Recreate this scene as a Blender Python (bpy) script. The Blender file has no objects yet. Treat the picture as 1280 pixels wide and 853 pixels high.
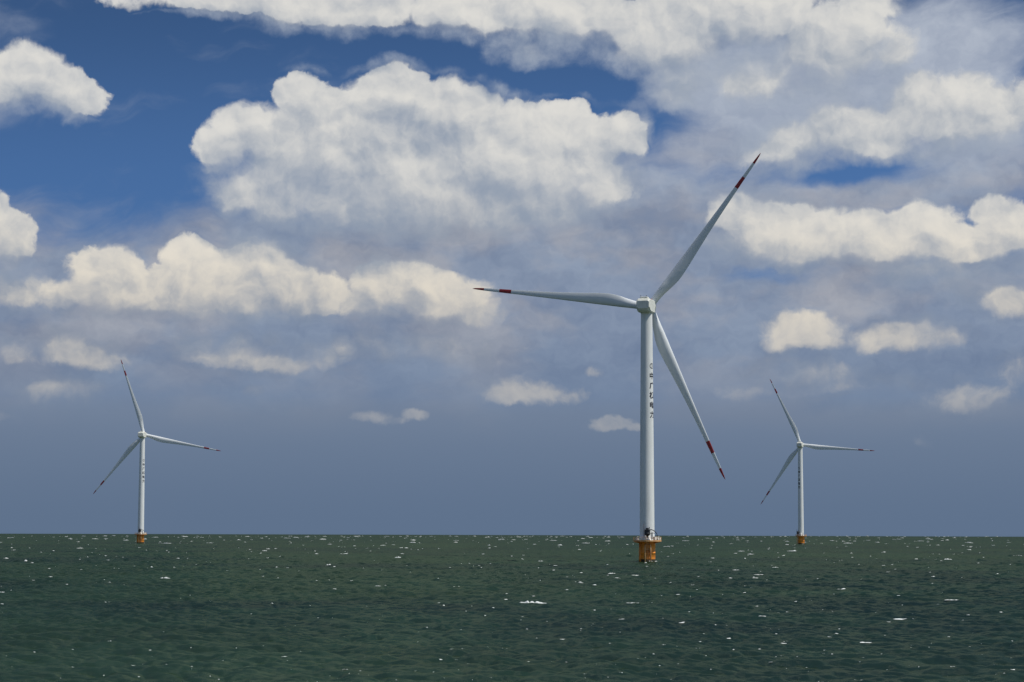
import bpy, bmesh, math, random
import numpy as np
from mathutils import Vector, Matrix, noise as mnoise

random.seed(7)
rng = np.random.default_rng(11)
R = math.radians
sc = bpy.context.scene

# ------------------------------------------------------------------ camera
EYE = 10.0                       # metres above the water
F = 2700.0 / 1280.0              # focal length in picture widths
cam_d = bpy.data.cameras.new("camera")
cam = bpy.data.objects.new("camera", cam_d)
sc.collection.objects.link(cam)
cam_d.sensor_width = 36.0
cam_d.lens = 36.0 * F
cam_d.clip_start = 0.5
cam_d.clip_end = 60000.0
PITCH = math.atan((664.3 - 426.5) / 2700.0)
ROLL = 0.0030
cam.matrix_world = (Matrix.Translation((0, 0, EYE)) @ Matrix.Rotation(math.pi / 2 + PITCH, 4, 'X')
                    @ Matrix.Rotation(ROLL, 4, 'Z'))
sc.camera = cam
CR = cam.matrix_world.to_3x3()
EARTH = 6.371e6


def ray(px, py):
    """world direction seen at a point of the photograph (1280 x 853)"""
    return (CR @ Vector(((px - 640.0) / 2700.0, -(py - 426.5) / 2700.0, -1.0))).normalized()


# ------------------------------------------------------------------ sun and sky angles
SUN_EL = R(59)
SUN_AZ = R(107)                  # clockwise from +Y (the view direction)
sun_dir = Vector((math.sin(SUN_AZ) * math.cos(SUN_EL), math.cos(SUN_AZ) * math.cos(SUN_EL), math.sin(SUN_EL)))
sd = bpy.data.lights.new("sun", 'SUN')
sd.energy = 3.9
sd.angle = R(0.5)
sd.color = (1.0, 0.95, 0.87)
sun = bpy.data.objects.new("sun", sd)
sc.collection.objects.link(sun)
sun.rotation_euler = (-sun_dir).to_track_quat('-Z', 'Y').to_euler()
sun.location = (0, 0, 300)

sc.view_settings.view_transform = 'Standard'
sc.view_settings.look = 'None'
sc.view_settings.exposure = 0.0
sc.view_settings.gamma = 1.0
sc.view_settings.use_curve_mapping = False
sc.render.film_transparent = False
sc.cycles.use_denoising = True
sc.cycles.max_bounces = 4
sc.cycles.diffuse_bounces = 2
sc.cycles.glossy_bounces = 2
sc.cycles.use_adaptive_sampling = True
sc.cycles.adaptive_threshold = 0.02


# ------------------------------------------------------------------ node helper
class NT:
    def __init__(self, tree):
        self.t = tree
        self.n = tree.nodes
        self.l = tree.links

    def node(self, kind, **kw):
        nd = self.n.new(kind)
        for k, v in kw.items():
            setattr(nd, k, v)
        return nd

    def put(self, sock, v):
        if isinstance(v, bpy.types.NodeSocket):
            self.l.new(v, sock)
        elif v is not None:
            sock.default_value = v

    def m(self, op, a, b=None, c=None, clamp=False):
        nd = self.node('ShaderNodeMath', operation=op, use_clamp=clamp)
        for i, v in enumerate((a, b, c)):
            if v is not None:
                self.put(nd.inputs[i], v)
        return nd.outputs[0]

    def v(self, op, a, b=None, c=None, scale=None):
        nd = self.node('ShaderNodeVectorMath', operation=op)
        for i, x in enumerate((a, b, c)):
            if x is not None:
                self.put(nd.inputs[i], x)
        if scale is not None:
            self.put(nd.inputs['Scale'], scale)
        return nd.outputs['Value' if op in ('LENGTH', 'DOT_PRODUCT', 'DISTANCE') else 'Vector']

    def xyz(self, x, y, z):
        nd = self.node('ShaderNodeCombineXYZ')
        for i, v in enumerate((x, y, z)):
            self.put(nd.inputs[i], v)
        return nd.outputs[0]

    def sep(self, v):
        nd = self.node('ShaderNodeSeparateXYZ')
        self.put(nd.inputs[0], v)
        return nd.outputs

    def noise(self, vec, scale, detail=4, rough=0.5, lac=2.0, dist=0.0, color=False, dim='2D'):
        nd = self.node('ShaderNodeTexNoise', noise_dimensions=dim)
        self.put(nd.inputs['Vector'], vec)
        self.put(nd.inputs['Scale'], scale)
        nd.inputs['Detail'].default_value = detail
        nd.inputs['Roughness'].default_value = rough
        nd.inputs['Lacunarity'].default_value = lac
        nd.inputs['Distortion'].default_value = dist
        return nd.outputs['Color' if color else 'Fac']

    def vor(self, vec, scale, detail=3, rough=0.5, smooth=0.4):
        nd = self.node('ShaderNodeTexVoronoi', voronoi_dimensions='2D', feature='SMOOTH_F1')
        nd.normalize = True
        self.put(nd.inputs['Vector'], vec)
        nd.inputs['Scale'].default_value = scale
        nd.inputs['Detail'].default_value = detail
        nd.inputs['Roughness'].default_value = rough
        nd.inputs['Lacunarity'].default_value = 2.1
        nd.inputs['Smoothness'].default_value = smooth
        return nd.outputs['Distance']

    def ss(self, x, lo, hi, a=0.0, b=1.0):
        nd = self.node('ShaderNodeMapRange', interpolation_type='SMOOTHSTEP')
        for k, v in (('Value', x), ('From Min', lo), ('From Max', hi), ('To Min', a), ('To Max', b)):
            self.put(nd.inputs[k], v)
        return nd.outputs[0]

    def lin(self, x, lo, hi, a=0.0, b=1.0):
        nd = self.node('ShaderNodeMapRange', interpolation_type='LINEAR')
        for k, v in (('Value', x), ('From Min', lo), ('From Max', hi), ('To Min', a), ('To Max', b)):
            self.put(nd.inputs[k], v)
        return nd.outputs[0]

    def mix(self, f, a, b):
        nd = self.node('ShaderNodeMix', data_type='RGBA')
        self.put(nd.inputs['Factor'], f)
        self.put(nd.inputs[6], a)
        self.put(nd.inputs[7], b)
        return nd.outputs[2]


def srgb(r, g, b):
    f = lambda c: (c / 255 / 12.92) if c <= 10.3 else ((c / 255 + 0.055) / 1.055) ** 2.4
    return (f(r), f(g), f(b), 1.0)


# ------------------------------------------------------------------ world: Nishita sky with cumulus, veils and far haze
def sky_xy(px, py):
    """direction -> (azimuth, elevation) in the cloud map's unit (about 2.1 degrees)"""
    d = ray(px, py)
    return (27.0 * math.atan2(d.x, d.y), 27.0 * math.asin(d.z))


# (centre x, centre y, half width, half height, thickness) -- as bearings, converted by sky_xy
CUMULUS = [
    # fuller low banks
    (95, 436, 60, 26, 0.59), (130, 450, 40, 16, 0.42), (75, 484, 50, 18, 0.50), (20, 438, 24, 16, 0.42), (285, 440, 66, 24, 0.59), (335, 452, 80, 16, 0.39),
    (400, 440, 70, 14, 0.34), (500, 432, 80, 16, 0.39), (570, 436, 70, 16, 0.42), (650, 490, 90, 18, 0.42), (1000, 416, 60, 24, 0.63), (1130, 420, 70, 20, 0.50),
    (1020, 466, 90, 22, 0.59), (1060, 478, 100, 18, 0.42), (1210, 496, 70, 20, 0.39), (960, 490, 60, 14, 0.28), (1170, 340, 80, 26, 0.48), (1265, 380, 40, 22, 0.48),
    (1270, 468, 40, 20, 0.28),
    # the large cloud
    (378, 120, 34, 30, .6), (418, 140, 62, 38, .7), (493, 108, 46, 36, .8), (478, 135, 70, 50, .8), (560, 140, 80, 50, .9),
    (648, 158, 55, 36, .8), (705, 163, 46, 32, .7), (775, 170, 34, 32, .55), (315, 165, 56, 44, .7), (286, 186, 42, 32, .6),
    (400, 190, 110, 50, .9), (560, 190, 140, 60, 1.0), (690, 195, 110, 48, .9), (304, 238, 56, 32, .7), (355, 246, 66, 38, .8),
    (450, 250, 140, 44, .9), (620, 250, 150, 46, .9), (740, 225, 70, 46, .7), (500, 222, 240, 72, 1.25), (430, 190, 150, 70, 1.2), (640, 205, 150, 66, 1.2),
    # along the top
    (170, 0, 50, 12, .3), (300, -8, 130, 28, .7), (420, 10, 120, 34, .7), (560, 12, 60, 36, .55), (610, 30, 50, 22, .35),
    (700, 14, 110, 44, .8), (830, 45, 110, 52, .9), (930, 20, 110, 46, .9), (845, 100, 42, 32, .6), (945, 95, 90, 46, .5),
    (1040, 55, 90, 60, .7), (1080, 10, 60, 26, .5), (660, 60, 50, 20, .25),
    # right middle
    (1050, 150, 66, 34, .8), (1090, 170, 70, 34, .8), (1005, 170, 60, 28, .6), (980, 190, 60, 24, .4), (1150, 130, 60, 42, .55),
    (1200, 120, 70, 38, .5), (1215, 165, 80, 30, .5), (1130, 180, 110, 22, .5), (1250, 130, 60, 40, .45), (1040, 110, 60, 30, .35), (1110, 60, 40, 50, .4), (1190, 150, 110, 44, .7), (1070, 165, 90, 34, .8),
    # upper left and left edge
    (28, 92, 62, 46, .8), (75, 108, 48, 36, .7), (105, 122, 32, 24, .5), (-10, 100, 50, 44, .8),
    (12, 298, 34, 32, .6), (-12, 285, 30, 40, .6),
    # left row
    (132, 340, 44, 32, .7), (118, 368, 66, 26, .6), (238, 328, 42, 36, .8), (262, 345, 66, 42, .9), (322, 322, 46, 28, .7),
    (345, 352, 62, 40, .9), (398, 368, 48, 32, .8), (200, 372, 130, 28, .8), (320, 380, 120, 22, .8), (40, 365, 80, 30, .5), (250, 365, 150, 40, 1.0), (330, 372, 120, 36, .9), (150, 370, 90, 32, .7),
    (512, 350, 56, 36, .85), (545, 372, 58, 36, .9), (590, 388, 44, 24, .7), (478, 352, 32, 30, .6), (480, 384, 70, 26, .5), (550, 376, 80, 36, .9), (510, 366, 70, 34, .9),
    # right row
    (925, 268, 46, 34, .75), (965, 282, 74, 36, .8), (1040, 285, 44, 26, .6), (1075, 292, 56, 34, .75), (1150, 292, 70, 36, .8),
    (1165, 268, 40, 18, .5), (1245, 262, 30, 18, .6), (1262, 280, 40, 24, .6), (1000, 300, 130, 34, .9), (1190, 304, 130, 32, .8), (1110, 300, 110, 34, .8), (1280, 300, 60, 30, .5),
    # lower right
    (1150, 345, 52, 20, .26), (1190, 352, 50, 24, .24), (1262, 378, 32, 18, .28), (1280, 340, 40, 20, .24),
    (998, 410, 34, 19, .7), (1012, 424, 46, 16, .65), (966, 428, 26, 12, .4),
    (1122, 414, 26, 14, .5), (1165, 422, 40, 13, .45), (1100, 430, 26, 10, .4),
    (985, 460, 44, 14, .4), (1040, 462, 46, 14, .4), (1080, 476, 50, 14, .25), (1010, 484, 60, 12, .22),
    (1172, 488, 18, 12, .25), (1215, 500, 44, 14, .22), (1250, 494, 30, 12, .18),
    # lower left
    (78, 430, 34, 18, .5), (110, 442, 44, 20, .5), (62, 482, 36, 13, .5), (88, 478, 30, 10, .35), (14, 437, 14, 12, .3),
    (252, 428, 28, 14, .5), (300, 430, 30, 13, .5), (290, 445, 48, 18, .45), (340, 428, 20, 9, .4), (340, 462, 60, 10, .2),
    (460, 430, 46, 12, .25), (560, 432, 50, 14, .22), (600, 446, 36, 10, .2),
    (466, 523, 27, 9, .5), (522, 520, 17, 9, .42), (490, 527, 40, 6, .3),
    (648, 482, 28, 12, .32), (690, 490, 36, 12, .32), (610, 488, 40, 14, .18),
    (770, 530, 30, 10, .6), (752, 536, 22, 7, .4), (795, 536, 18, 8, .5), (746, 466, 13, 8, .2),
    (1146, 551, 12, 6, .3), (5, 525, 14, 8, .2), (320, 490, 14, 6, .2),
]
# soft sheets of high and far cloud: (x, y, half width, half height, density)
VEIL = [
    (1080, 130, 260, 130, .20), (1200, 40, 140, 60, .3), (900, 160, 160, 60, .16), (1060, 230, 220, 50, .35), (1000, 340, 200, 30, .3),
    (760, 300, 230, 100, .55), (640, 330, 180, 40, .5), (900, 210, 120, 50, .55), (840, 250, 110, 40, .5), (1020, 140, 220, 60, .5),
    (1180, 50, 120, 60, .45), (1220, 225, 110, 40, .7), (1060, 245, 120, 18, .5), (700, 100, 80, 40, -.6), (560, 60, 160, 24, -.5), (820, 150, 40, 40, -.15), (500, 300, 300, 60, .7), (250, 400, 340, 50, .5),
    (560, 290, 180, 20, .3), (980, 100, 160, 60, .4), (1150, 330, 200, 50, .5), (880, 130, 90, 50, .25), (60, 330, 110, 24, .3),
    (620, 62, 120, 22, .12), (300, 65, 120, 16, .1), (160, 45, 60, 20, .05), (780, 300, 60, 60, .2), (1240, 150, 70, 70, .35),
    (560, 410, 200, 40, .2), (250, 400, 300, 40, .2), (980, 345, 110, 14, -.45), (1030, 214, 170, 26, -.6), (870, 225, 60, 22, -.3), (1000, 345, 130, 22, -.5), (700, 100, 90, 40, -.5), (650, 80, 90, 30, -.2),
]

w = bpy.data.worlds.new("World")
sc.world = w
w.use_nodes = True
w.node_tree.nodes.clear()


def blob_group():
    g = bpy.data.node_groups.new("cloud_masses", 'ShaderNodeTree')
    g.interface.new_socket("P", in_out='INPUT', socket_type='NodeSocketVector')
    g.interface.new_socket("H", in_out='OUTPUT', socket_type='NodeSocketFloat')
    T = NT(g)
    gi = T.node('NodeGroupInput')
    go = T.node('NodeGroupOutput')
    s = T.sep(gi.outputs[0])
    X = T.xyz(s[0], s[0], s[0])
    Y = T.xyz(s[1], s[1], s[1])
    acc = None
    bl = list(CUMULUS)
    while len(bl) % 3:
        bl.append((-900, -900, 1, 1, 0))
    for i in range(0, len(bl), 3):
        tri = bl[i:i + 3]
        cs = [sky_xy(b[0], b[1]) for b in tri]
        ax = [93.0 / b[2] for b in tri]
        ay = [93.0 / b[3] for b in tri]
        W = [b[4] * 0.55 for b in tri]
        ax = [a * (.84 if b[2] * b[3] < 1500 else 1) for a, b in zip(ax, tri)]
        ay = [a * (.80 if b[2] * b[3] < 1500 else 1) for a, b in zip(ay, tri)]
        xx = T.v('MULTIPLY_ADD', X, ax, [-c[0] * a for c, a in zip(cs, ax)])
        yy = T.v('MULTIPLY_ADD', Y, ay, [-c[1] * a for c, a in zip(cs, ay)])
        q = T.v('MULTIPLY', xx, xx)
        q = T.v('MULTIPLY_ADD', yy, yy, q)
        val = T.v('MULTIPLY_ADD', q, (-.14, -.14, -.14), [-x for x in W])
        val = T.v('MULTIPLY_ADD', q, val, W)
        acc = val if acc is None else T.v('MAXIMUM', acc, val)
    a = T.sep(acc)
    h = T.m('SMOOTH_MAX', T.m('SMOOTH_MAX', a[0], a[1], 0.1), a[2], 0.1)
    T.put(go.inputs[0], T.m('MAXIMUM', h, -0.6))
    return g


def veil_group():
    g = bpy.data.node_groups.new("cloud_sheets", 'ShaderNodeTree')
    g.interface.new_socket("P", in_out='INPUT', socket_type='NodeSocketVector')
    g.interface.new_socket("H", in_out='OUTPUT', socket_type='NodeSocketFloat')
    T = NT(g)
    gi = T.node('NodeGroupInput')
    go = T.node('NodeGroupOutput')
    s = T.sep(gi.outputs[0])
    X = T.xyz(s[0], s[0], s[0])
    Y = T.xyz(s[1], s[1], s[1])
    acc = None
    bl = list(VEIL)
    while len(bl) % 3:
        bl.append((-900, -900, 1, 1, 0))
    for i in range(0, len(bl), 3):
        tri = bl[i:i + 3]
        cs = [sky_xy(b[0], b[1]) for b in tri]
        ax = [100.0 / b[2] / 1.5 for b in tri]
        ay = [100.0 / b[3] / 1.5 for b in tri]
        xx = T.v('MULTIPLY_ADD', X, ax, [-c[0] * a for c, a in zip(cs, ax)])
        yy = T.v('MULTIPLY_ADD', Y, ay, [-c[1] * a for c, a in zip(cs, ay)])
        q = T.v('MULTIPLY', xx, xx)
        q = T.v('MULTIPLY_ADD', yy, yy, q)
        k = T.v('MAXIMUM', T.v('SUBTRACT', (1, 1, 1), q), (0, 0, 0))
        k = T.v('MULTIPLY', k, k)
        k = T.v('MULTIPLY', k, [b[4] for b in tri])
        acc = k if acc is None else T.v('ADD', acc, k)
    T.put(go.inputs[0], T.v('DOT_PRODUCT', acc, (1, 1, 1)))
    return g


W = NT(w.node_tree)
tc = W.node('ShaderNodeTexCoord')
D = tc.outputs['Generated']
ds = W.sep(D)
az = W.m('ARCTAN2', ds[0], ds[1])
el = W.m('ARCSINE', ds[2])
U = W.m('MULTIPLY', az, 27.0)
V = W.m('MULTIPLY', el, 27.0)
P = W.xyz(U, V, 0.0)

# warped map position: big lazy billows, then small curls
w1 = W.v('SUBTRACT', W.noise(P, 1.1, 2, .5, color=True), (.5, .5, .5))
w2 = W.v('SUBTRACT', W.noise(P, 4.2, 2, .5, color=True), (.5, .5, .5))
Pw = W.v('ADD', P, W.v('MULTIPLY', w1, (.34, .22, 0)))
Pw = W.v('ADD', Pw, W.v('MULTIPLY', w2, (.10, .09, 0)))

w3 = W.v('SUBTRACT', W.noise(P, 11.0, 3, .55, color=True), (.5, .5, .5))
Pw = W.v('ADD', Pw, W.v('MULTIPLY', w3, (.055, .05, 0)))

gb = blob_group()


def blobs(p):
    nd = W.node('ShaderNodeGroup', node_tree=gb)
    W.put(nd.inputs[0], p)
    return nd.outputs[0]


def domes(p):
    """rounded cauliflower heads, two sizes, centred on 0"""
    c = W.vor(p, 1.55, 4, .56, .45)
    return W.m('MULTIPLY_ADD', c, -.80, .30)


def wisps(p):
    return W.m('MULTIPLY_ADD', W.noise(p, 2.6, 9, .60), .80, -.40)


# outside the part of the sky in front, scattered cumulus by noise alone
far = W.m('MAXIMUM', W.ss(W.m('ABSOLUTE', U), 7.6, 10.5), W.ss(V, 7.3, 9.5))
gen = W.lin(W.noise(P, .16, 4, .5), .56, .74, -.4, .5)
gen = W.m('MULTIPLY_ADD', W.m('SUBTRACT', 1.0, far), -1.2, gen)
gen = W.m('SUBTRACT', gen, W.ss(V, 3.0, .8))

hb0 = W.m('MAXIMUM', blobs(Pw), gen)
hb1 = W.m('MAXIMUM', blobs(W.v('ADD', Pw, (.06, .46, 0))), gen)
d0 = domes(Pw)
d1 = domes(W.v('ADD', Pw, (.07, .12, 0)))
s0 = W.noise(Pw, 1.8, 4, .5)
s1 = W.noise(W.v('ADD', Pw, (.07, .12, 0)), 1.8, 4, .5)
h = W.m('ADD', W.m('MULTIPLY', hb0, W.lin(hb0, 0, .3, 1.0, 1.5)), W.m('MULTIPLY', W.m('ADD', d0, wisps(Pw)), .62))
macro = W.m('SUBTRACT', hb0, hb1)                      # + on the sunny top, - underneath
micro = W.m('ADD', W.m('MULTIPLY', W.m('SUBTRACT', d0, d1), 1.5), W.m('MULTIPLY', W.m('SUBTRACT', s0, s1), 1.2))
patch = W.noise(P, .9, 3, .5)
under = W.ss(macro, .16, -.16)
soft = W.m('ADD', W.lin(under, 0, 1, .13, .66), W.ss(patch, .46, .62, 0, .22))
soft = W.m('ADD', soft, W.ss(V, 3.4, 2.0, 0, .22))
soft = W.m('ADD', soft, W.ss(U, .8, 4.0, 0, .13))
alpha = W.m('MULTIPLY', W.ss(h, 0.0, soft), W.lin(under, 0, 1, 1.0, .86))
lit = W.m('ADD', W.lin(macro, -.40, .50, .0, .92), micro)
lit = W.m('ADD', lit, W.m('MULTIPLY_ADD', W.noise(W.v('MULTIPLY', Pw, (.8, 1.7, 0)), .8, 5, .5), .9, -.45))
lit = W.m('MULTIPLY', lit, W.lin(h, 0, .25, .75, 1.0))
lit = W.ss(lit, -.25, 1.40)

# veils
gv_ = veil_group()
vn = W.node('ShaderNodeGroup', node_tree=gv_)
W.put(vn.inputs[0], Pw)
st = W.v('MULTIPLY', W.v('ADD', P, W.v('MULTIPLY', w1, (.6, .5, 0))), (.55, 1.6, 0))
# streaks rise slightly to the right
rot = W.node('ShaderNodeVectorRotate', rotation_type='Z_AXIS')
W.put(rot.inputs['Vector'], P)
rot.inputs['Angle'].default_value = R(-14)
st = W.v('MULTIPLY', W.v('ADD', rot.outputs[0], W.v('MULTIPLY', w1, (.5, .5, 0))), (.5, 1.5, 0))
sn = W.noise(st, 1.0, 6, .55)
veil = W.m('ADD', vn.outputs[0], W.m('MULTIPLY_ADD', sn, 1.35, -.62))
low = W.ss(V, 4.4, 2.2, 0, 1.3)
veil = W.m('ADD', veil, low)
veil_far = W.m('MULTIPLY', far, W.lin(W.noise(P, .1, 3, .5), .4, .7, 0, .5))
va = W.m('MAXIMUM', W.ss(W.m('ADD', veil, veil_far), .08, .95, 0, .90), W.ss(V, 2.8, 1.4))

# clear sky: the Sky Texture read higher up, as through a polarising filter
nis = W.node('ShaderNodeTexSky', sky_type='NISHITA')
nis.sun_disc = False
nis.sun_elevation = SUN_EL
nis.sun_rotation = SUN_AZ
nis.altitude = 0
nis.air_density = 1.0
nis.dust_density = 0.4
nis.ozone_density = 3.0
lift = W.v('NORMALIZE', W.xyz(ds[0], ds[1], W.m('ADD', W.m('MULTIPLY', W.m('MAXIMUM', ds[2], 0.0), 3.2), 0.08)))
W.put(nis.inputs['Vector'], lift)
K = 10.0                                               # Background strength is 0.1


def c10(r, g, b):
    c = srgb(r, g, b)
    return (c[0] * K, c[1] * K, c[2] * K, 1.0)


blue = W.v('MULTIPLY', nis.outputs[0], (.52, .72, .89))
blue = W.v('SCALE', blue, scale=W.ss(V, 4.2, 6.9, 1.20, .82))
blue = W.v('SCALE', blue, scale=W.ss(V, 8.0, 20.0, 1.0, .7))
# sheets: lilac grey, paler where thick; slate towards the sea
tone = W.m('SUBTRACT', W.noise(W.v('MULTIPLY', P, (.5, 1.0, 0)), 1.1, 4, .55), W.ss(U, 1.5, 5.5, 0, .10))
vcol = W.mix(W.ss(tone, .38, .64), c10(134, 147, 168), c10(158, 161, 170))
vcol = W.mix(W.ss(V, 3.4, 6.0), vcol, c10(172, 181, 196))
slate = W.mix(W.ss(V, 0.0, 1.9), c10(95, 114, 140), c10(112, 128, 152))
vcol = W.mix(W.ss(V, 3.1, 1.0), vcol, slate)
# darker and paler patches inside the sheets
blot = W.noise(W.v('ADD', W.v('MULTIPLY', P, (1, 1.9, 0)), W.v('MULTIPLY', w2, (.5, .5, 0))), .9, 7, .60)
vcol = W.v('MULTIPLY', vcol, W.xyz(*[W.lin(blot, .30, .70, W.ss(V, 1.2, 2.4, 1.0, a), W.ss(V, 1.2, 2.4, 1.0, b)) for a, b in ((.80, 1.20), (.82, 1.17), (.87, 1.12))]))
col = W.mix(va, blue, vcol)
# cumulus colours
hi = W.mix(W.ss(V, 4.6, 2.6), c10(221, 219, 214), c10(228, 219, 203))
lo = W.mix(W.ss(V, 4.2, 2.0), c10(146, 158, 175), c10(124, 138, 159))
ccol = W.mix(lit, lo, hi)
# distant clouds fade into the air
ccol = W.mix(W.ss(V, 3.5, 1.0, 0, .72), ccol, vcol)
halo = W.m('MULTIPLY', W.ss(h, -.26, .22), W.lin(W.noise(P, 2.6, 5, .6), .3, .7, .15, .75))
halo = W.m('MULTIPLY', halo, W.lin(under, .1, 1, 0.0, 1.0))
col = W.mix(halo, col, W.mix(W.ss(V, 3.6, .8, .25, .8), W.mix(W.ss(V, 3.5, 5.5), lo, c10(158, 169, 185)), vcol))
col = W.mix(alpha, col, ccol)
# below the horizon: dim sea colour
col = W.mix(W.ss(V, -.3, 0.0), c10(60, 80, 90), col)
bg = W.node('ShaderNodeBackground')
bg.inputs['Strength'].default_value = 0.1
W.put(bg.inputs['Color'], col)
out = W.node('ShaderNodeOutputWorld')
W.l.new(bg.outputs[0], out.inputs['Surface'])
w.cycles.sampling_method = 'MANUAL'
w.cycles.sample_map_resolution = 512

#SKYONLY

# ------------------------------------------------------------------ generic helpers
def coll_link(o):
    sc.collection.objects.link(o)
    return o


def tag(o, label=None, cat=None, group=None, kind=None):
    if label: o['label'] = label
    if cat: o['category'] = cat
    if group: o['group'] = group
    if kind: o['kind'] = kind
    return o


def mat(name, color, rough=0.5, metal=0.0, spec=0.5):
    m = bpy.data.materials.new(name)
    m.use_nodes = True
    b = m.node_tree.nodes['Principled BSDF']
    b.inputs['Base Color'].default_value = (*color, 1)
    b.inputs['Roughness'].default_value = rough
    b.inputs['Metallic'].default_value = metal
    b.inputs['Specular IOR Level'].default_value = spec
    return m


def worn(name, color, dirt, rough=0.4, scale=0.25, amount=0.5, stretch=(1, 1, .12)):
    """paint with long weather streaks and blotches in object space"""
    m = mat(name, color, rough)
    T = NT(m.node_tree)
    b = m.node_tree.nodes['Principled BSDF']
    t = T.node('ShaderNodeTexCoord')
    p = T.v('MULTIPLY', t.outputs['Object'], stretch)
    n = T.noise(p, scale * 6, 5, .6, dim='3D')
    n2 = T.noise(t.outputs['Object'], scale, 4, .55, dim='3D')
    f = T.m('MULTIPLY', T.ss(T.m('ADD', n, T.m('MULTIPLY', n2, .5)), .62, 1.0), amount)
    T.put(b.inputs['Base Color'], T.mix(f, (*color, 1), (*dirt, 1)))
    T.put(b.inputs['Roughness'], T.lin(n, .3, .7, rough - .06, rough + .12))
    return m


# ------------------------------------------------------------------ the sea: one sheet following the Earth's curve
G9 = 9.81


def ocean_tile(N, L, hs, lp, wind, seed):
    """height and horizontal displacement of a random wind sea on an N x N tile of L metres"""
    r_ = np.random.default_rng(seed)
    k1 = 2 * np.pi * np.fft.fftfreq(N, L / N)
    kx, ky = np.meshgrid(k1, k1, indexing='ij')
    k = np.hypot(kx, ky)
    k[0, 0] = 1e-6
    kp = 2 * np.pi / lp
    S = np.exp(-1.25 * (kp / k) ** 2) / k ** 4
    c = (kx * math.cos(wind) + ky * math.sin(wind)) / k
    S *= np.where(c > 0, .12 + np.abs(c) ** 2.2, .10)
    S *= np.exp(-(k * 0.16) ** 2)
    S[0, 0] = 0
    ph = r_.normal(size=(N, N)) + 1j * r_.normal(size=(N, N))
    A = np.sqrt(S) * ph
    hgt = np.fft.ifft2(A).real
    s = hs / 4 / hgt.std()
    dx = np.fft.ifft2(-1j * kx / k * A).real * s
    dy = np.fft.ifft2(-1j * ky / k * A).real * s
    hgt *= s
    # fold measure: strong where crests pinch together
    gx = np.gradient(dx, L / N, axis=0)
    gy = np.gradient(dy, L / N, axis=1)
    return hgt.astype(np.float32), dx.astype(np.float32), dy.astype(np.float32), (gx + gy).astype(np.float32)


WIND = R(248)                    # waves run towards the camera, a little to the left
TILES = [(ocean_tile(512, 230.0, .55, 21.0, WIND, 3), 512, 230.0, R(0)),
         (ocean_tile(512, 67.0, .38, 4.2, WIND - R(19), 5), 512, 67.0, R(19))]


def sample(x, y):
    hh = np.zeros(x.shape, np.float32)
    ox = np.zeros_like(hh); oy = np.zeros_like(hh); fo = np.zeros_like(hh)
    for (H, DX, DY, J), N, L, a in TILES:
        ca, sa = math.cos(a), math.sin(a)
        u = (x * ca - y * sa) / L * N
        v = (x * sa + y * ca) / L * N
        i0 = np.floor(u).astype(np.int64); j0 = np.floor(v).astype(np.int64)
        fu = (u - i0).astype(np.float32); fv = (v - j0).astype(np.float32)
        i0 %= N; j0 %= N
        i1 = (i0 + 1) % N; j1 = (j0 + 1) % N

        def bil(A):
            return (A[i0, j0] * (1 - fu) * (1 - fv) + A[i1, j0] * fu * (1 - fv)
                    + A[i0, j1] * (1 - fu) * fv + A[i1, j1] * fu * fv)
        hh += bil(H)
        a1, b1 = bil(DX), bil(DY)
        ox += a1 * ca + b1 * sa
        oy += -a1 * sa + b1 * ca
        fo += bil(J)
    return hh, ox, oy, fo


def sea_level(r):
    return -r * r / (2 * EARTH)


rows = [2.0]
while rows[-1] < 17000:
    r0 = rows[-1]
    if r0 < 95: dr = 2.5
    elif r0 < 210: dr = 0.36
    else: dr = 0.36 * (r0 / 210.0) ** 1.35
    rows.append(r0 + dr)
rr = np.array(rows)
fine = np.arange(-15.4, 15.41, 0.045)
coarse = np.arange(17.0, 343.1, 3.0)
aa = np.radians(np.concatenate([fine, coarse]))
nr, na = len(rr), len(aa)
RR, AA = np.meshgrid(rr, aa, indexing='ij')
X = RR * np.sin(AA)
Y = RR * np.cos(AA)
h0, ox, oy, fold = sample(X, Y)
fade = np.clip((RR - 2) / 20, 0, 1)
CH = 0.9
co = np.empty((nr * na, 3), np.float32)
co[:, 0] = (X + CH * ox * fade).ravel()
co[:, 1] = (Y + CH * oy * fade).ravel()
co[:, 2] = (sea_level(RR) + h0 * fade).ravel()
ii, jj = np.meshgrid(np.arange(nr - 1), np.arange(na), indexing='ij')
j2 = (jj + 1) % na
quads = np.stack([ii * na + jj, ii * na + j2, (ii + 1) * na + j2, (ii + 1) * na + jj], -1).reshape(-1, 4)
quads = quads[:, ::-1]
me = bpy.data.meshes.new("sea")
me.vertices.add(nr * na)
me.vertices.foreach_set("co", co.ravel())
nq = len(quads)
me.loops.add(nq * 4)
me.loops.foreach_set("vertex_index", quads.astype(np.int32).ravel())
me.polygons.add(nq)
me.polygons.foreach_set("loop_start", (np.arange(nq) * 4).astype(np.int32))
me.polygons.foreach_set("use_smooth", np.ones(nq, bool))
at = me.attributes.new("fold", 'FLOAT', 'POINT')
at.data.foreach_set("value", fold.astype(np.float32).ravel())
me.update()
sea = coll_link(bpy.data.objects.new("sea", me))
tag(sea, kind="structure")

msea = bpy.data.materials.new("sea_water")
msea.use_nodes = True
T = NT(msea.node_tree)
b = msea.node_tree.nodes['Principled BSDF']
geo = T.node('ShaderNodeNewGeometry')
pos = geo.outputs['Position']
big = T.noise(pos, .006, 4, .55, dist=.4)
mid = T.noise(T.v('MULTIPLY', pos, (1, .6, 1)), .035, 4, .6)
wcol = T.mix(T.ss(big, .35, .65), (.0065, .0155, .0095, 1), (.0135, .029, .0125, 1))
wcol = T.mix(T.ss(mid, .35, .7, 0, .5), wcol, (.018, .042, .022, 1))
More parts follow.
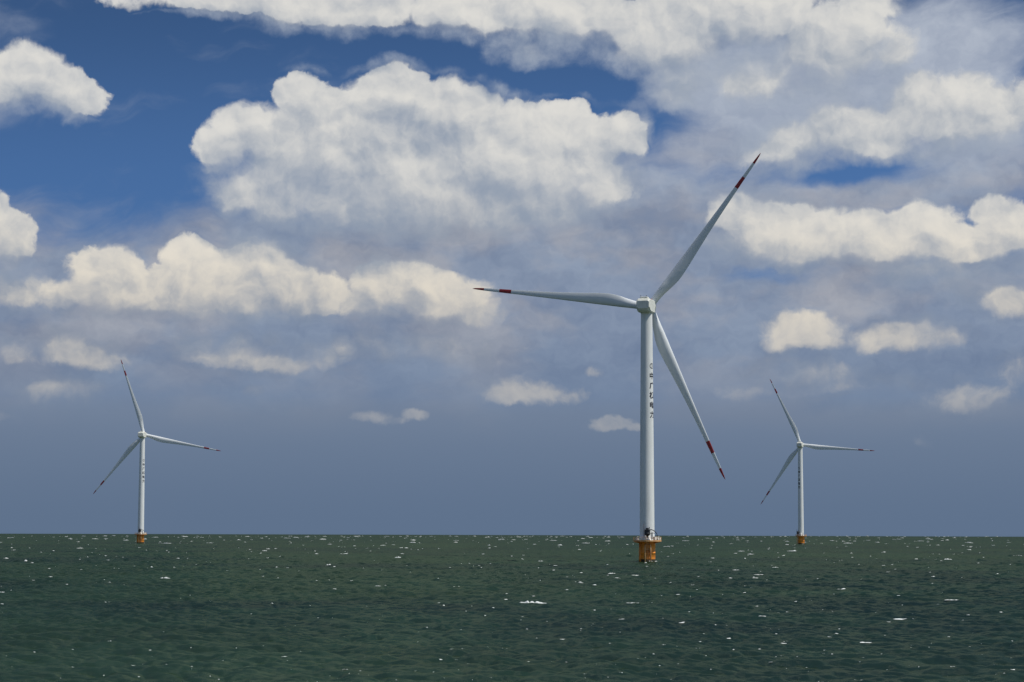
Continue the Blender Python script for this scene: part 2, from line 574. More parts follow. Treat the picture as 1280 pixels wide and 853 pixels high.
# foam breaking on pinched crests, only where a gust patch allows it
fa = T.node('ShaderNodeAttribute', attribute_name="fold")
gust = T.noise(pos, .03, 3, .6)
lace = T.noise(pos, 2.2, 6, .65)
ff = T.m('ADD', T.m('MULTIPLY', fa.outputs['Fac'], -1.0), T.m('MULTIPLY_ADD', gust, 1.0, -.5))
ff = T.m('ADD', ff, T.m('MULTIPLY_ADD', lace, .6, -.3))
foam = T.ss(ff, .70, 1.0)
bmp = T.node('ShaderNodeBump')
bmp.inputs['Strength'].default_value = 1.0
bmp.inputs['Distance'].default_value = 0.06
T.put(bmp.inputs['Height'], T.noise(T.v('MULTIPLY', pos, (1, .8, 1)), 1.6, 4, .6, dim='3D'))
T.n.remove(b)
# turbid green water under a surface whose sheen a polarising filter has mostly taken out
body = T.node('ShaderNodeBsdfDiffuse')
T.put(body.inputs['Color'], T.mix(foam, wcol, (.72, .76, .76, 1)))
T.put(body.inputs['Normal'], bmp.outputs[0])
gl = T.node('ShaderNodeBsdfGlossy')
gl.inputs['Roughness'].default_value = .18
gl.inputs['Color'].default_value = (.74, .84, .68, 1)
T.put(gl.inputs['Normal'], bmp.outputs[0])
fr_ = T.node('ShaderNodeFresnel')
fr_.inputs['IOR'].default_value = 1.33
T.put(fr_.inputs['Normal'], bmp.outputs[0])
mx = T.node('ShaderNodeMixShader')
T.put(mx.inputs[0], T.m('MULTIPLY', T.m('MULTIPLY', T.m('POWER', fr_.outputs[0], 4.0), T.m('SUBTRACT', 1.0, foam)), .17))
T.l.new(body.outputs[0], mx.inputs[1])
T.l.new(gl.outputs[0], mx.inputs[2])
T.l.new(mx.outputs[0], T.n['Material Output'].inputs['Surface'])
me.materials.append(msea)

# white horses: small ragged ridges of foam standing on the crests
mfoam = mat("foam", (.80, .83, .83), .9)


def whitecaps(spots, name):
    vs, fs = [], []
    for (cx, cy, cz, ln, hgt, dep, ang) in spots:
        n = max(4, min(26, int(ln / .22)))
        ca, sa = math.cos(ang), math.sin(ang)
        base = len(vs)
        env_p = random.uniform(.5, 1.0)
        ph = random.uniform(0, 100)
        for i in range(n + 1):
            t = i / n
            e = (math.sin(math.pi * t) ** env_p) * (0.45 + 0.55 * abs(mnoise.noise(Vector((ph, t * ln * 1.1, 0)))) * 2.2)
            if random.random() < .12: e *= .3
            e = max(e, .03)
            along = (t - .5) * ln
            bend = .12 * ln * (t - .5) ** 2 * 2 + .15 * mnoise.noise(Vector((ph + 9, t * ln, 2)))
            for (d, z) in ((-.5, -.12), (-.32, .55), (-.05, 1.0), (.25, .5), (.5, -.12)):
                dd = d * dep * (0.4 + .6 * e) + bend + random.uniform(-.04, .04)
                zz = z * hgt * e + (random.uniform(-.03, .03) if z > 0 else 0)
                vs.append((cx + along * ca - dd * sa, cy + along * sa + dd * ca, cz + zz))
        for i in range(n):
            for q in range(4):
                a = base + i * 5 + q
                fs.append((a, a + 5, a + 6, a + 1))
    m_ = bpy.data.meshes.new(name)
    m_.from_pydata(vs, [], fs)
    m_.update()
    m_.materials.append(mfoam)
    return coll_link(bpy.data.objects.new(name, m_))


spots = []


def put_cap(x, y, ln, hgt, dep, ang):
    hh, a1, b1, f1 = sample(np.array([x]), np.array([y]))
    r_ = math.hypot(x, y)
    spots.append((x + CH * float(a1[0]), y + CH * float(b1[0]), sea_level(r_) + float(hh[0]) - .03, ln, hgt, dep, ang))


def at_px(px, py):
    """a point of the sea surface seen at a bearing"""
    d = ray(px, py)
    s_ = d.z / math.hypot(d.x, d.y)
    # EYE + s*r = -r^2/2R
    A_, B_, C_ = 1 / (2 * EARTH), s_, EYE
    disc = B_ * B_ - 4 * A_ * C_
    r_ = (-B_ - math.sqrt(disc)) / (2 * A_) if disc > 0 else math.sqrt(2 * EARTH * EYE)
    k_ = r_ / math.hypot(d.x, d.y)
    return d.x * k_, d.y * k_


# the larger breakers one can pick out: bearing, depression, width seen
for (px, py, wpx, hpx) in [(664, 757, 36, 3), (206, 724, 13, 2), (358, 723, 16, 2), (355, 717, 9, 1.5), (536, 718, 13, 2.2),
                           (411, 706, 9, 2), (497, 698, 8, 2), (31, 702, 7, 2), (189, 711, 4, 1.5), (694, 708, 9, 2), (693, 713, 8, 1.5),
                           (886, 703, 12, 1.6), (969, 710, 10, 1.8), (1052, 738, 14, 1.6), (1044, 721, 10, 2), (1185, 700, 10, 1.5),
                           (1108, 753, 10, 1.6), (1190, 774, 8, 1.4), (745, 733, 7, 1.6), (790, 758, 8, 2), (200, 748, 12, 1.8),
                           (131, 752, 26, 1.2), (582, 766, 7, 1.6), (1122, 746, 9, 1.4), (1130, 775, 38, 1.6), (1190, 783, 8, 1.5),
                           (498, 759, 5, 1.6), (856, 782, 10, 1.5), (926, 796, 8, 1.3), (700, 682, 6, 1.4), (548, 686, 6, 1.3),
                           (180, 674, 7, 1.3), (88, 674, 6, 1.3), (142, 670, 6, 1.2), (17, 688, 8, 1.2), (612, 682, 5, 1.2),
                           (1087, 747, 8, 1.5), (1160, 674, 7, 1.2), (1084, 669, 5, 1.2), (980, 695, 7, 1.4), (930, 699, 6, 1.3)]:
    x, y = at_px(px, py)
    dist = math.hypot(x, y)
    put_cap(x, y, wpx * dist / 2700, hpx * dist / 2700, .5, random.uniform(-.25, .3))
# the countless smaller ones, sown over the whole stretch of water
for i in range(4000):
    q = random.random() ** 2.1
    py = 670.5 + q * 190
    x, y = at_px(random.uniform(-60, 1340), py)
    if mnoise.noise(Vector((x / 90, y / 240, 3))) + .22 < random.uniform(-.5, .5):
        continue
    dist = math.hypot(x, y)
    px_m = dist / 2700
    s_ = random.lognormvariate(-.35, .85)
    ln = min(3.0 * px_m * s_ + .05, 9.0)
    put_cap(x, y, ln, (.46 - .22 * q) * px_m * min(1.8, s_ ** .8), min(.5, .25 + ln * .1), random.uniform(-.5, .5))
# wash breaking round the feet of the three foundations
for (px, dist) in ((808.9, 724.0), (176.0, 1740.0), (1001.2, 1888.0)):
    d = ray(px, 664)
    k_ = dist / math.hypot(d.x, d.y)
    for k in range(13):
        a = random.uniform(0, math.tau)
        q = random.uniform(2.9, 3.5)
        put_cap(d.x * k_ + q * math.cos(a), d.y * k_ + q * math.sin(a), random.uniform(.3, 1.5), random.uniform(.06, .22), .4, a + math.pi / 2)
tag(whitecaps(spots, "whitecaps"), "small white horses and foam flecks scattered over the dark green sea", "whitecaps", kind="stuff")

# ------------------------------------------------------------------ mesh builders
class MB:
    """collects shapes and links them as one mesh object"""
    def __init__(self):
        self.bm = bmesh.new()

    def _add(self, verts, faces, mi=0, smooth=False):
        vs = [self.bm.verts.new(v) for v in verts]
        for f in faces:
            try:
                fc = self.bm.faces.new([vs[i] for i in f])
                fc.material_index = mi
                fc.smooth = smooth
            except ValueError:
                pass
        return self

    def lathe(self, prof, seg=48, c=(0, 0), mi=0, smooth=True, a0=0.0, a1=math.tau, M=None):
        full = abs(a1 - a0 - math.tau) < 1e-6
        n = seg if full else seg + 1
        vs, fs = [], []
        for (r_, z) in prof:
            for i in range(n):
                a = a0 + (a1 - a0) * i / seg
                p = Vector((c[0] + r_ * math.cos(a), c[1] + r_ * math.sin(a), z))
                vs.append(M @ p if M else p)
        for k in range(len(prof) - 1):
            for i in range(seg):
                j = (i + 1) % n if full else i + 1
                fs.append((k * n + i, k * n + j, (k + 1) * n + j, (k + 1) * n + i))
        return self._add(vs, fs, mi, smooth)

    def box(self, lo, hi, M=None, mi=0, ch=0.0):
        x0, y0, z0 = lo; x1, y1, z1 = hi
        if ch <= 0:
            vs = [Vector(p) for p in ((x0, y0, z0), (x1, y0, z0), (x1, y1, z0), (x0, y1, z0), (x0, y0, z1), (x1, y0, z1), (x1, y1, z1), (x0, y1, z1))]
            fs = [(0, 3, 2, 1), (4, 5, 6, 7), (0, 1, 5, 4), (1, 2, 6, 5), (2, 3, 7, 6), (3, 0, 4, 7)]
        else:
            vs, fs = [], []
            rings = [(ch, z0), (0, z0 + ch), (0, z1 - ch), (ch, z1)]
            for (d, z) in rings:
                c_ = ch
                pts = [(x0 + c_, y0 + d), (x1 - c_, y0 + d), (x1 - d, y0 + c_), (x1 - d, y1 - c_), (x1 - c_, y1 - d), (x0 + c_, y1 - d), (x0 + d, y1 - c_), (x0 + d, y0 + c_)]
                vs += [Vector((p[0], p[1], z)) for p in pts]
            for k in range(3):
                for i in range(8):
                    j = (i + 1) % 8
                    fs.append((k * 8 + i, k * 8 + j, (k + 1) * 8 + j, (k + 1) * 8 + i))
            fs.append(tuple(range(7, -1, -1)))
            fs.append(tuple(range(24, 32)))
        if M: vs = [M @ v for v in vs]
        return self._add(vs, fs, mi)

    def tube(self, pts, r_, seg=8, mi=0, caps=True, r2=None):
        pts = [Vector(p) for p in pts]
        vs, fs = [], []
        n = len(pts)
        for i, p in enumerate(pts):
            d = (pts[min(i + 1, n - 1)] - pts[max(i - 1, 0)]).normalized()
            u = d.cross(Vector((0, 0, 1)))
            if u.length < .05: u = d.cross(Vector((1, 0, 0)))
            u.normalize()
            w_ = d.cross(u)
            rad = r_ if r2 is None else r_ + (r2 - r_) * i / (n - 1)
            for k in range(seg):
                a = math.tau * k / seg
                vs.append(p + (u * math.cos(a) + w_ * math.sin(a)) * rad)
        for i in range(n - 1):
            for k in range(seg):
                j = (k + 1) % seg
                fs.append((i * seg + k, i * seg + j, (i + 1) * seg + j, (i + 1) * seg + k))
        if caps:
            fs.append(tuple(range(seg)))
            fs.append(tuple(range((n - 1) * seg, n * seg)))
        return self._add(vs, fs, mi, seg > 6)

    def build(self, name, mats, parent=None):
        bmesh.ops.recalc_face_normals(self.bm, faces=self.bm.faces[:])
        m_ = bpy.data.meshes.new(name)
        self.bm.to_mesh(m_)
        self.bm.free()
        for x in (mats if isinstance(mats, (list, tuple)) else [mats]):
            m_.materials.append(x)
        o = coll_link(bpy.data.objects.new(name, m_))
        if parent: o.parent = parent
        return o


def cyl(az_deg, rad, z):
    """point round the tower; 0 = towards the camera, + = to the right"""
    a = R(az_deg)
    return Vector((rad * math.sin(a), -rad * math.cos(a), z))


# ------------------------------------------------------------------ materials of the turbines
M_TOWER = worn("tower_paint", (.78, .81, .81), (.54, .57, .56), .38, .12, .35)
M_BLADE = worn("blade_paint", (.76, .80, .82), (.62, .66, .68), .35, .12, .2, (1, 1, .2))
M_RED = worn("red_paint", (.36, .025, .028), (.24, .04, .04), .45, .3, .4)
M_NAC = worn("nacelle_paint", (.74, .76, .70), (.50, .50, .42), .42, .3, .5, (1, 1, .3))
M_YEL = worn("orange_paint", (.92, .33, .03), (.46, .12, .02), .5, .35, .7)
M_TIDE = mat("tide_growth", (.035, .035, .022), .9)
M_DARK = mat("dark_steel", (.022, .026, .032), .55)
M_GREY = mat("galvanised_steel", (.38, .40, .41), .5, .3)
M_WHITE = mat("white_enamel", (.78, .78, .74), .4)
M_INK = mat("dark_lettering", (.02, .022, .035), .6)
M_GRATE = mat("deck_grating", (.20, .12, .06), .8)
M_RAIL = worn("railing_paint", (.78, .50, .22), (.55, .16, .05), .5, .8, .9)
M_LIGHT = mat("lamp_glass", (.35, .02, .02), .2)

HUB_Z = 85.6
DECK_Z = 7.1
BLADE_R = 63.6


def tower_r(z):
    t = (z - DECK_Z) / (83.4 - DECK_Z)
    return 2.47 + (1.92 - 2.47) * max(0, min(1, t)) ** 1.15


def lerp_tab(tab, x):
    for (a, fa), (b_, fb) in zip(tab, tab[1:]):
        if x <= b_:
            t = (x - a) / (b_ - a)
            t = t * t * (3 - 2 * t) if False else t
            return fa + (fb - fa) * t
    return tab[-1][1]


def make_blade():
    chord = [(0, 2.45), (.03, 2.45), (.06, 2.6), (.10, 3.1), (.14, 3.75), (.18, 4.12), (.22, 4.15), (.28, 3.85), (.36, 3.30), (.48, 2.55),
             (.60, 1.98), (.72, 1.55), (.82, 1.24), (.90, 1.0), (.95, .78), (.98, .5), (.993, .28), (1.0, .06)]
    thick = [(0, 1.0), (.03, 1.0), (.08, .78), (.14, .52), (.20, .38), (.30, .29), (.45, .24), (.70, .19), (1, .16)]
    twist = [(0, 15), (.08, 15), (.2, 12), (.35, 7), (.6, 3), (1, 0)]
    front = [(0, .5), (.03, .5), (.10, .36), (.16, .28), (.22, .25), (.4, .27), (1, .32)]
    R0 = 1.45
    cuts = sorted(set([i / 60 for i in range(61)] + [.978, .985, .990, .994, .997, .7720, .8420, .9325]))
    seg = 28
    vs, fs, mis = [], [], []
    for t in cuts:
        r_ = R0 + (BLADE_R - R0) * t
        c = lerp_tab(chord, t); th = lerp_tab(thick, t); tw = R(lerp_tab(twist, t)); fr = lerp_tab(front, t)
        cir = max(0, min(1, (.15 - t) / .13))
        for k in range(seg):
            a = math.tau * k / seg
            xc = .5 - .5 * math.cos(a)             # 0 leading, 1 trailing
            yt = 5 * th * (.2969 * math.sqrt(xc) - .126 * xc - .3516 * xc ** 2 + .2843 * xc ** 3 - .1036 * xc ** 4)
            yt += .006
            yc = .03 * 4 * xc * (1 - xc)
            y_air = (-(yt * .98 + yc) if math.sin(a) >= 0 else yt * .85 - yc)
            y_cir = -.5 * math.sin(a)
            y = y_air * (1 - cir) + y_cir * cir
            X_ = (xc - fr) * c
            Y_ = y * c
            x2 = X_ * math.cos(tw) + Y_ * math.sin(tw)
            y2 = -X_ * math.sin(tw) + Y_ * math.cos(tw)
            vs.append((x2, y2 + .6 * t * t, r_))
    for i in range(len(cuts) - 1):
        tm = (cuts[i] + cuts[i + 1]) / 2
        mi = 1 if (.772 < tm < .842 or tm > .9325) else 0
        for k in range(seg):
            j = (k + 1) % seg
            fs.append((i * seg + k, i * seg + j, (i + 1) * seg + j, (i + 1) * seg + k))
            mis.append(mi)
    fs.append(tuple(range(seg))); mis.append(0)
    fs.append(tuple(range((len(cuts) - 1) * seg, len(cuts) * seg))); mis.append(1)
    m_ = bpy.data.meshes.new("blade")
    m_.from_pydata(vs, [], fs)
    for p, mi in zip(m_.polygons, mis):
        p.material_index = mi
        p.use_smooth = True
    m_.materials.append(M_BLADE); m_.materials.append(M_RED)
    return m_


def wrap(bm, name, parent):
    for k in range(-12, 13):
        bmesh.ops.bisect_plane(bm, geom=bm.verts[:] + bm.edges[:] + bm.faces[:], plane_co=(k * .1, 0, 0), plane_no=(1, 0, 0))
    for v in bm.verts:
        z = v.co.y
        r_ = tower_r(z) + .012
        a = v.co.x / r_
        v.co = Vector((r_ * math.sin(a), -r_ * math.cos(a), z))
    bmesh.ops.recalc_face_normals(bm, faces=bm.faces[:])
    m_ = bpy.data.meshes.new(name)
    bm.to_mesh(m_); bm.free()
    m_.materials.append(M_INK)
    o = coll_link(bpy.data.objects.new(name, m_))
    o.parent = parent


def make_lettering(parent):
    """maker's mark and five characters down the tower, wrapped on its skin"""
    for ch, zc in (("中", 62.0), ("广", 58.75), ("核", 55.5), ("电", 52.25), ("力", 49.0)):
        cu = bpy.data.curves.new("t", 'FONT')
        cu.body = ch
        cu.size = 2.3
        cu.offset = 0.10
        cu.resolution_u = 2
        to = bpy.data.objects.new("t", cu)
        sc.collection.objects.link(to)
        bpy.context.view_layer.update()
        ev = to.evaluated_get(bpy.context.evaluated_depsgraph_get())
        b2 = bmesh.new()
        b2.from_mesh(ev.to_mesh())
        xs = [v.co.x for v in b2.verts]; ys = [v.co.y for v in b2.verts]
        cx, cy = (min(xs) + max(xs)) / 2, (min(ys) + max(ys)) / 2
        for v in b2.verts:
            v.co.x -= cx; v.co.y += zc - cy
        ev.to_mesh_clear()
        bpy.data.objects.remove(to); bpy.data.curves.remove(cu)
        wrap(b2, "lettering", parent)
    # the round mark above: two nested open rings joined by a stem
    bm = bmesh.new()
    for (ra, rb, a0, a1) in ((.98, .74, R(40), R(320)), (.52, .30, R(-140), R(140))):
        n = 28
        ring = []
        for i in range(n + 1):
            a = a0 + (a1 - a0) * i / n
            ring.append((bm.verts.new((ra * math.cos(a), 65.3 + ra * math.sin(a), 0)), bm.verts.new((rb * math.cos(a), 65.3 + rb * math.sin(a), 0))))
        for p, q in zip(ring, ring[1:]):
            bm.faces.new((p[0], q[0], q[1], p[1]))
    wrap(bm, "emblem", parent)


def make_turbine():
    root = coll_link(bpy.data.objects.new("offshore_wind_turbine", None))
    root.empty_display_size = 5
    P_ = {}
    # orange foundation with darker tide zone, grout ring and girth welds
    f = MB()
    f.lathe([(2.72, -6), (2.72, .95)], 64, mi=1)
    f.lathe([(2.72, .95), (2.72, 2.9), (2.76, 2.92), (2.76, 3.04), (2.72, 3.06), (2.72, 5.6), (2.76, 5.62), (2.76, 5.74), (2.72, 5.76), (2.72, DECK_Z - .32)], 64)
    for k in range(8):
        a = R(k * 45 + 10)
        M_ = Matrix.Rotation(a, 4, 'Z')
        f._add([M_ @ Vector(p) for p in ((2.70, -.06, 6.2), (2.70, .06, 6.2), (2.70, .06, DECK_Z - .3), (2.70, -.06, DECK_Z - .3), (4.5, .06, DECK_Z - .3), (4.5, -.06, DECK_Z - .3), (4.5, .06, DECK_Z - .55), (4.5, -.06, DECK_Z - .55))],
               [(0, 1, 2, 3), (0, 3, 5, 7), (1, 6, 4, 2), (4, 6, 7, 5), (0, 7, 6, 1), (2, 4, 5, 3)])
    found = f.build("foundation", [M_YEL, M_TIDE], root)
    # boat landing: two fender pipes with stubs, ladder between
    bl = coll_link(bpy.data.objects.new("boat_landing", None)); bl.parent = root
    for s in (-1, 1):
        az_ = s * 13.5
        m_ = MB()
        m_.tube([cyl(az_, 3.85, -3), cyl(az_, 3.85, 5.0), cyl(az_, 3.7, 5.5), cyl(az_, 2.75, 5.9)], .20, 12)
        for z in (1.2, 3.4):
            m_.tube([cyl(az_, 2.7, z + .35), cyl(az_, 3.85, z)], .13, 8)
        m_.build("fender", M_RAIL, bl)
    m_ = MB()
    for s in (-1, 1):
        m_.tube([cyl(0, 3.35, -2) + Vector((s * .28, 0, 0)), cyl(0, 3.35, DECK_Z + 1.1) + Vector((s * .28, 0, 0))], .06, 6)
    for k in range(30):
        z = -1.5 + k * .29
        m_.tube([cyl(0, 3.35, z) + Vector((-.28, 0, 0)), cyl(0, 3.35, z) + Vector((.28, 0, 0))], .03, 5)
    m_.build("ladder", M_RAIL, bl)
    # resting platform half way, a thin bright line across the front
    m_ = MB()
    m_.box((-1.3, -3.5, 4.15), (1.3, -2.6, 4.28))
    for x in (-1.2, 1.2):
        m_.tube([(x, -3.45, 4.28), (x, -3.45, 5.3)], .04, 5)
    m_.tube([(-1.2, -3.45, 5.3), (1.2, -3.45, 5.3)], .04, 5)
    m_.build("rest_platform", M_RAIL, bl)
    m_ = MB()
    for az_ in (-52, -64, 160):
        m_.tube([cyl(az_, 2.95, -4), cyl(az_, 2.95, DECK_Z - .35)], .16, 8)
        for z in (1.5, 4.2):
            m_.tube([cyl(az_, 2.7, z), cyl(az_, 2.95, z)], .08, 6)
    m_.build("cable_conduit", M_YEL, root)
    P_['turn'] = [bl]
    # platform
    pl = MB()
    PR = 4.75
    pl.lathe([(2.5, DECK_Z), (PR, DECK_Z)], 40, mi=1, smooth=False)
    pl.lathe([(2.5, DECK_Z - .06), (PR, DECK_Z - .06), (PR, DECK_Z - .32), (PR - .08, DECK_Z - .32), (PR - .08, DECK_Z - .08)], 40, smooth=False)
    pl.lathe([(PR, DECK_Z - .06), (PR + .02, DECK_Z - .06), (PR + .02, DECK_Z + .16), (PR, DECK_Z + .16), (PR, DECK_Z - .06)], 40, smooth=False)
    plat = pl.build("platform", [M_RAIL, M_GRATE], root)
    rl = MB()
    n = 22
    for k in range(n):
        a = math.tau * k / n
        x, y = (PR - .06) * math.cos(a), (PR - .06) * math.sin(a)
        rl.tube([(x, y, DECK_Z), (x, y, DECK_Z + 1.15)], .045, 6)
    for z, t in ((DECK_Z + .6, .03), (DECK_Z + 1.15, .045)):
        rl.tube([((PR - .06) * math.cos(math.tau * k / 44), (PR - .06) * math.sin(math.tau * k / 44), z) for k in range(45)], t, 6)
    rl.build("railing", M_RAIL, plat)
    for k in range(5):                                            # sheet infill panels between posts
        a0 = R([-128, -112, -96, -44, -28][k]); a1 = a0 + R(11)
        q = MB()
        q.lathe([(PR - .12, DECK_Z + .25), (PR - .12, DECK_Z + .98), (PR - .09, DECK_Z + .98), (PR - .09, DECK_Z + .25), (PR - .12, DECK_Z + .25)], 3, a0=a0, a1=a1, smooth=False)
        q.build("railing_panel", M_WHITE, plat)
    # cabinets on the deck
    for (az_, rad, w_, d_, h_) in ((44, 3.75, 1.5, .8, 1.25), (74, 3.7, .8, .7, 1.0), (-36, 3.7, .55, .5, .9), (-58, 3.8, .5, .45, .8), (-74, 3.7, .45, .5, 1.0)):
        c_ = MB()
        c_.box((-w_ / 2, -d_ / 2, DECK_Z + .08), (w_ / 2, d_ / 2, DECK_Z + h_), ch=.03)
        c_.box((-w_ / 2 - .04, -d_ / 2 - .05, DECK_Z + h_ + .003), (w_ / 2 + .04, d_ / 2 + .04, DECK_Z + h_ + .06))
        for sx in (-1, 1):
            for sy in (-1, 1):
                c_.box((sx * w_ * .4 - .04, sy * d_ * .35 - .04, DECK_Z + .002), (sx * w_ * .4 + .04, sy * d_ * .35 + .04, DECK_Z + .078))
        o = c_.build("cabinet", M_WHITE, root)
        o.location = (rad * math.sin(R(az_)), -rad * math.cos(R(az_)), 0)
        o.rotation_euler.z = R(az_)
        P_['turn'].append(o)
    # deck crane: pedestal, machinery house, mast and a folded boom curving out to the right
    cr = coll_link(bpy.data.objects.new("crane", None)); cr.parent = root
    q = MB(); q.lathe([(.34, DECK_Z), (.34, DECK_Z + 1.5), (.5, DECK_Z + 1.55), (.5, DECK_Z + 1.75)], 16, c=(-.1, -3.3))
    q.lathe([(.55, DECK_Z + .002), (.55, DECK_Z + .08), (.34, DECK_Z + .08)], 16, c=(-.1, -3.3)); q.build("pedestal", M_DARK, cr)
    q = MB(); q.box((-1.0, -3.9, DECK_Z + 1.7), (.75, -2.75, DECK_Z + 3.7), ch=.15); q.box((-.75, -4.1, DECK_Z + 3.3), (.3, -3.92, DECK_Z + 4.2), ch=.05)
    q.tube([(-.5, -4.15, DECK_Z + 2.3), (.4, -4.15, DECK_Z + 2.3)], .3, 12); q.box((.45, -3.6, DECK_Z + 3.72), (.62, -3.1, DECK_Z + 4.5))
    q.build("winch_house", M_DARK, cr)
    q = MB(); q.tube([(-1.25, -3.4, DECK_Z), (-1.25, -3.4, DECK_Z + 5.6)], .10, 8); q.tube([(-1.25, -3.4, DECK_Z + 5.6), (-1.25, -3.4, DECK_Z + 6.4)], .035, 6)
    q.build("mast", M_DARK, cr)
    q = MB()
    pts = [(.55, -3.3, DECK_Z + 3.4)] + [(.55 + 2.7 * math.sin(R(a)), -3.3 + .5 * math.sin(R(a)), DECK_Z + 1.2 + 2.5 * math.cos(R(a))) for a in (12, 26, 40, 54, 68, 80, 90)]
    q.tube(pts, .17, 8, r2=.10)
    q.tube([(.6, -3.3, DECK_Z + 2.3), (1.6, -3.15, DECK_Z + 2.55), (2.3, -3.0, DECK_Z + 2.3)], .07, 6)
    q.build("boom", M_DARK, cr)
    q = MB(); q.tube([(3.25, -2.8, DECK_Z + 1.2), (3.25, -2.8, DECK_Z + .75)], .03, 5); q.box((3.1, -2.92, DECK_Z + .35), (3.4, -2.68, DECK_Z + .75), ch=.04)
    q.build("hook", M_DARK, cr)
    P_['turn'].append(cr)
    # tower
    t_ = MB()
    prof = [(2.85, DECK_Z + .003), (2.85, DECK_Z + .12), (2.5, DECK_Z + .12)]
    for k in range(28):
        z = DECK_Z + .13 + (83.4 - DECK_Z - .13) * k / 27
        prof.append((tower_r(z), z))
    t_.lathe(prof, 72)
    tow = t_.build("tower", M_TOWER, root)
    d_ = MB(); d_.lathe([(2.50, DECK_Z + .5), (2.56, DECK_Z + .5), (2.56, DECK_Z + 2.7), (2.50, DECK_Z + 2.7)], 8, a0=R(-62), a1=R(-42), smooth=False)
    dr_ = d_.build("door", M_GREY, tow)
    make_lettering(tow)
    # nacelle: chamfered box, axis along +Y (rotor at the far end)
    na = MB()
    sec = lambda s, zt, zb, cht, chb: [(-2.30 * s + cht, zt), (2.30 * s - cht, zt), (2.30 * s, zt - cht * .75), (2.30 * s, zb + chb), (2.30 * s - chb, zb), (-2.30 * s + chb, zb), (-2.30 * s, zb + chb), (-2.30 * s, zt - cht * .75)]
    st_ = [(-5.85, .90, 1.25, -1.25, .45, .45), (-5.35, 1.0, 1.95, -1.85, .55, .9), (-4.6, 1.0, 2.15, -2.2, .55, .6), (-3.4, 1.02, 2.15, -2.3, .55, .3), (2.6, 1.02, 2.15, -2.3, .55, .3), (3.3, .86, 1.85, -1.85, .8, .9)]
    vs, fs = [], []
    for (y, s, zt, zb, a_, b_) in st_:
        vs += [Vector((p[0], y, p[1])) for p in sec(s, zt, zb, a_, b_)]
    for k in range(len(st_) - 1):
        for i in range(8):
            j = (i + 1) % 8
            fs.append((k * 8 + i, k * 8 + j, (k + 1) * 8 + j, (k + 1) * 8 + i))
    fs.append(tuple(range(8))); fs.append(tuple(range(40, 48)))
    na._add(vs, fs)
    na.lathe([(1.97, -2.75), (1.97, -2.2)], 40)
    nac = na.build("nacelle", M_NAC, root)
    q = MB()
    q.box((2.303, -3.4, -.5), (2.34, -2.2, .5), ch=.01)
    q.build("side_vent", M_GREY, nac)
    q = MB(); q.box((-1.3, -4.3, 2.153), (1.3, -1.9, 2.75), ch=.12); q.build("cooler", M_NAC, nac)
    q = MB(); q.box((-.8, -.6, 2.153), (.8, 1.0, 2.36), ch=.06); q.build("roof_hatch", M_NAC, nac)
    q = MB()
    for x in (-1.0, 1.0):
        q.tube([(x, -4.6, 2.1), (x, -4.6, 3.0)], .05, 6)
    q.tube([(-1.0, -4.6, 2.9), (1.0, -4.6, 2.9)], .04, 6)
    q.box((-1.12, -4.7, 3.0), (-.88, -4.5, 3.2)); q.box((.86, -4.75, 3.0), (1.14, -4.45, 3.15))
    q.build("wind_mast", M_GREY, nac)
    q = MB(); q.lathe([(.16, 2.153), (.16, 2.5), (.1, 2.62), (0.001, 2.64)], 12, c=(1.4, 1.4)); q.build("aviation_light", M_LIGHT, nac)
    # hub and spinner
    hb = MB()
    Mh = Matrix.Rotation(R(-90), 4, 'X')      # +Z of the profile to +Y
    hb.lathe([(2.25, -1.95), (2.4, -1.8), (2.4, -1.0), (2.15, -.9), (2.15, .7), (1.9, 1.5), (1.4, 2.2), (.7, 2.6), (.02, 2.7)], 40, M=Mh)
    hub = hb.build("hub", M_NAC, root)
    bm_ = make_blade()
    bls = []
    for k in range(3):
        o = coll_link(bpy.data.objects.new("blade", bm_)); o.parent = root
        bls.append(o)
        o.cycles.shadow_terminator_geometry_offset = .3
        o.cycles.shadow_terminator_offset = .15
    col_ = []
    for k in range(3):
        q = MB(); q.lathe([(1.30, 1.2), (1.36, 1.25), (1.36, 2.15), (1.24, 2.25)], 32)
        c_ = q.build("blade_collar", M_NAC, hub)
        col_.append(c_)
    return root


def children(o):
    return [c for c in bpy.data.objects if c.parent == o]


def copy_tree(o, parent=None):
    c = o.copy()
    coll_link(c)
    if parent: c.parent = parent
    for ch in children(o):
        copy_tree(ch, c)
    return c


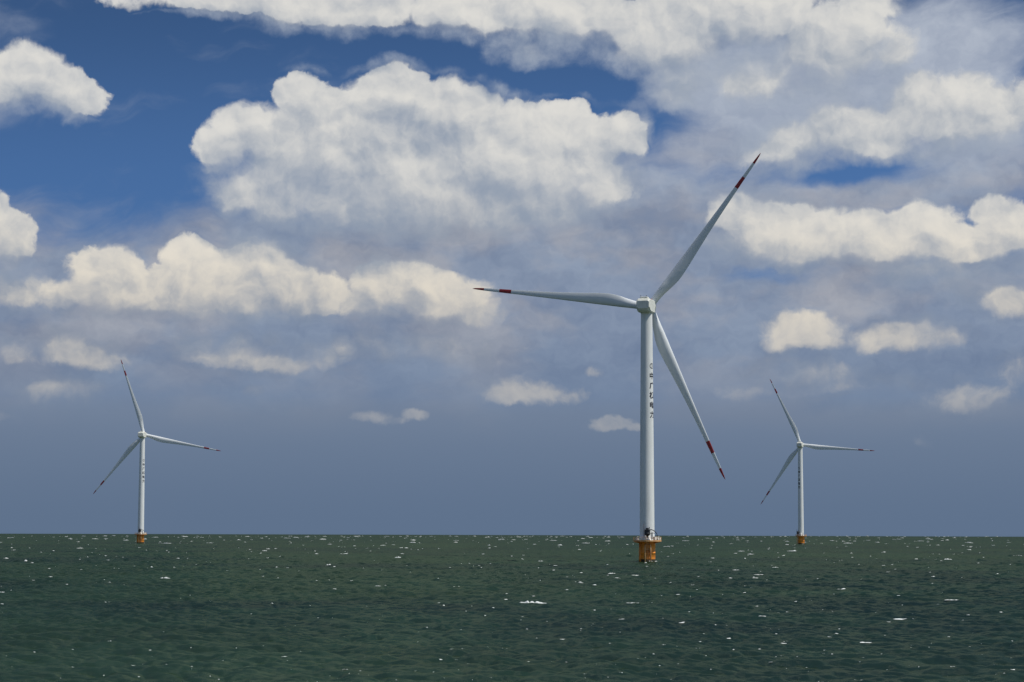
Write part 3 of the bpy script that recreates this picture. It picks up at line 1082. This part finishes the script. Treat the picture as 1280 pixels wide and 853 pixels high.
def pose(root, yaw_deg, phi_deg, text_deg, deck_deg):
    """yaw: how far the axis points right of straight away; phi: first blade, clockwise from up"""
    A = Matrix.Translation((0, 0, HUB_Z)) @ Matrix.Rotation(-R(yaw_deg), 4, 'Z') @ Matrix.Rotation(R(3.5), 4, 'X')
    nb = 0
    for c in children(root):
        kn = c.name.split('.')[0]
        if kn == 'nacelle':
            c.matrix_local = Matrix.Translation((0, 0, HUB_Z)) @ Matrix.Rotation(-R(yaw_deg), 4, 'Z')
        elif kn == 'hub':
            H = A @ Matrix.Translation((0, 4.75, 0)) @ Matrix.Rotation(R(phi_deg), 4, 'Y')
            c.matrix_local = H
            kk = 0
            for g in children(c):
                g.matrix_local = Matrix.Rotation(R(120 * kk), 4, 'Y'); kk += 1
        elif kn == 'blade':
            c.matrix_local = (A @ Matrix.Translation((0, 4.75, 0)) @ Matrix.Rotation(R(phi_deg + 120 * nb), 4, 'Y')
                              @ Matrix.Rotation(R(-1.0), 4, 'X'))
            nb += 1
        elif kn == 'tower':
            for g in children(c):
                if g.name.startswith(('lettering', 'emblem')):
                    g.rotation_euler.z = R(text_deg)
        elif kn in ('boat_landing', 'crane', 'platform', 'cable_conduit'):
            c.rotation_euler.z = R(deck_deg)
        elif kn == 'cabinet':
            M_ = Matrix.Rotation(R(deck_deg), 4, 'Z')
            c.matrix_local = M_ @ c.matrix_local


def place(root, px, dist):
    d = ray(px, 664)
    k_ = dist / math.hypot(d.x, d.y)
    root.location = (d.x * k_, d.y * k_, sea_level(dist))
    return math.degrees(math.atan2(d.x, d.y))


proto = make_turbine()
left = copy_tree(proto)
right = copy_tree(proto)
GRP = "offshore wind turbines standing in the sea"
a_ = place(proto, 808.9, 724.0)
pose(proto, a_ + 12.5, 37.2, 56 - a_, 0)
tag(proto, "largest wind turbine, nearest to the viewer, with one blade pointing flat to the left", "wind turbine", GRP)
a_ = place(left, 176.0, 1740.0)
pose(left, a_ + 16.0, -18.2, 42 - a_, 0)
tag(left, "small wind turbine on its own at the far left, on a yellow orange foundation", "wind turbine", GRP)
a_ = place(right, 1001.2, 1888.0)
pose(right, a_ + 9.0, -24.8, -38 - a_, -62)
tag(right, "small wind turbine to the right of the largest one, farthest away on the water", "wind turbine", GRP)
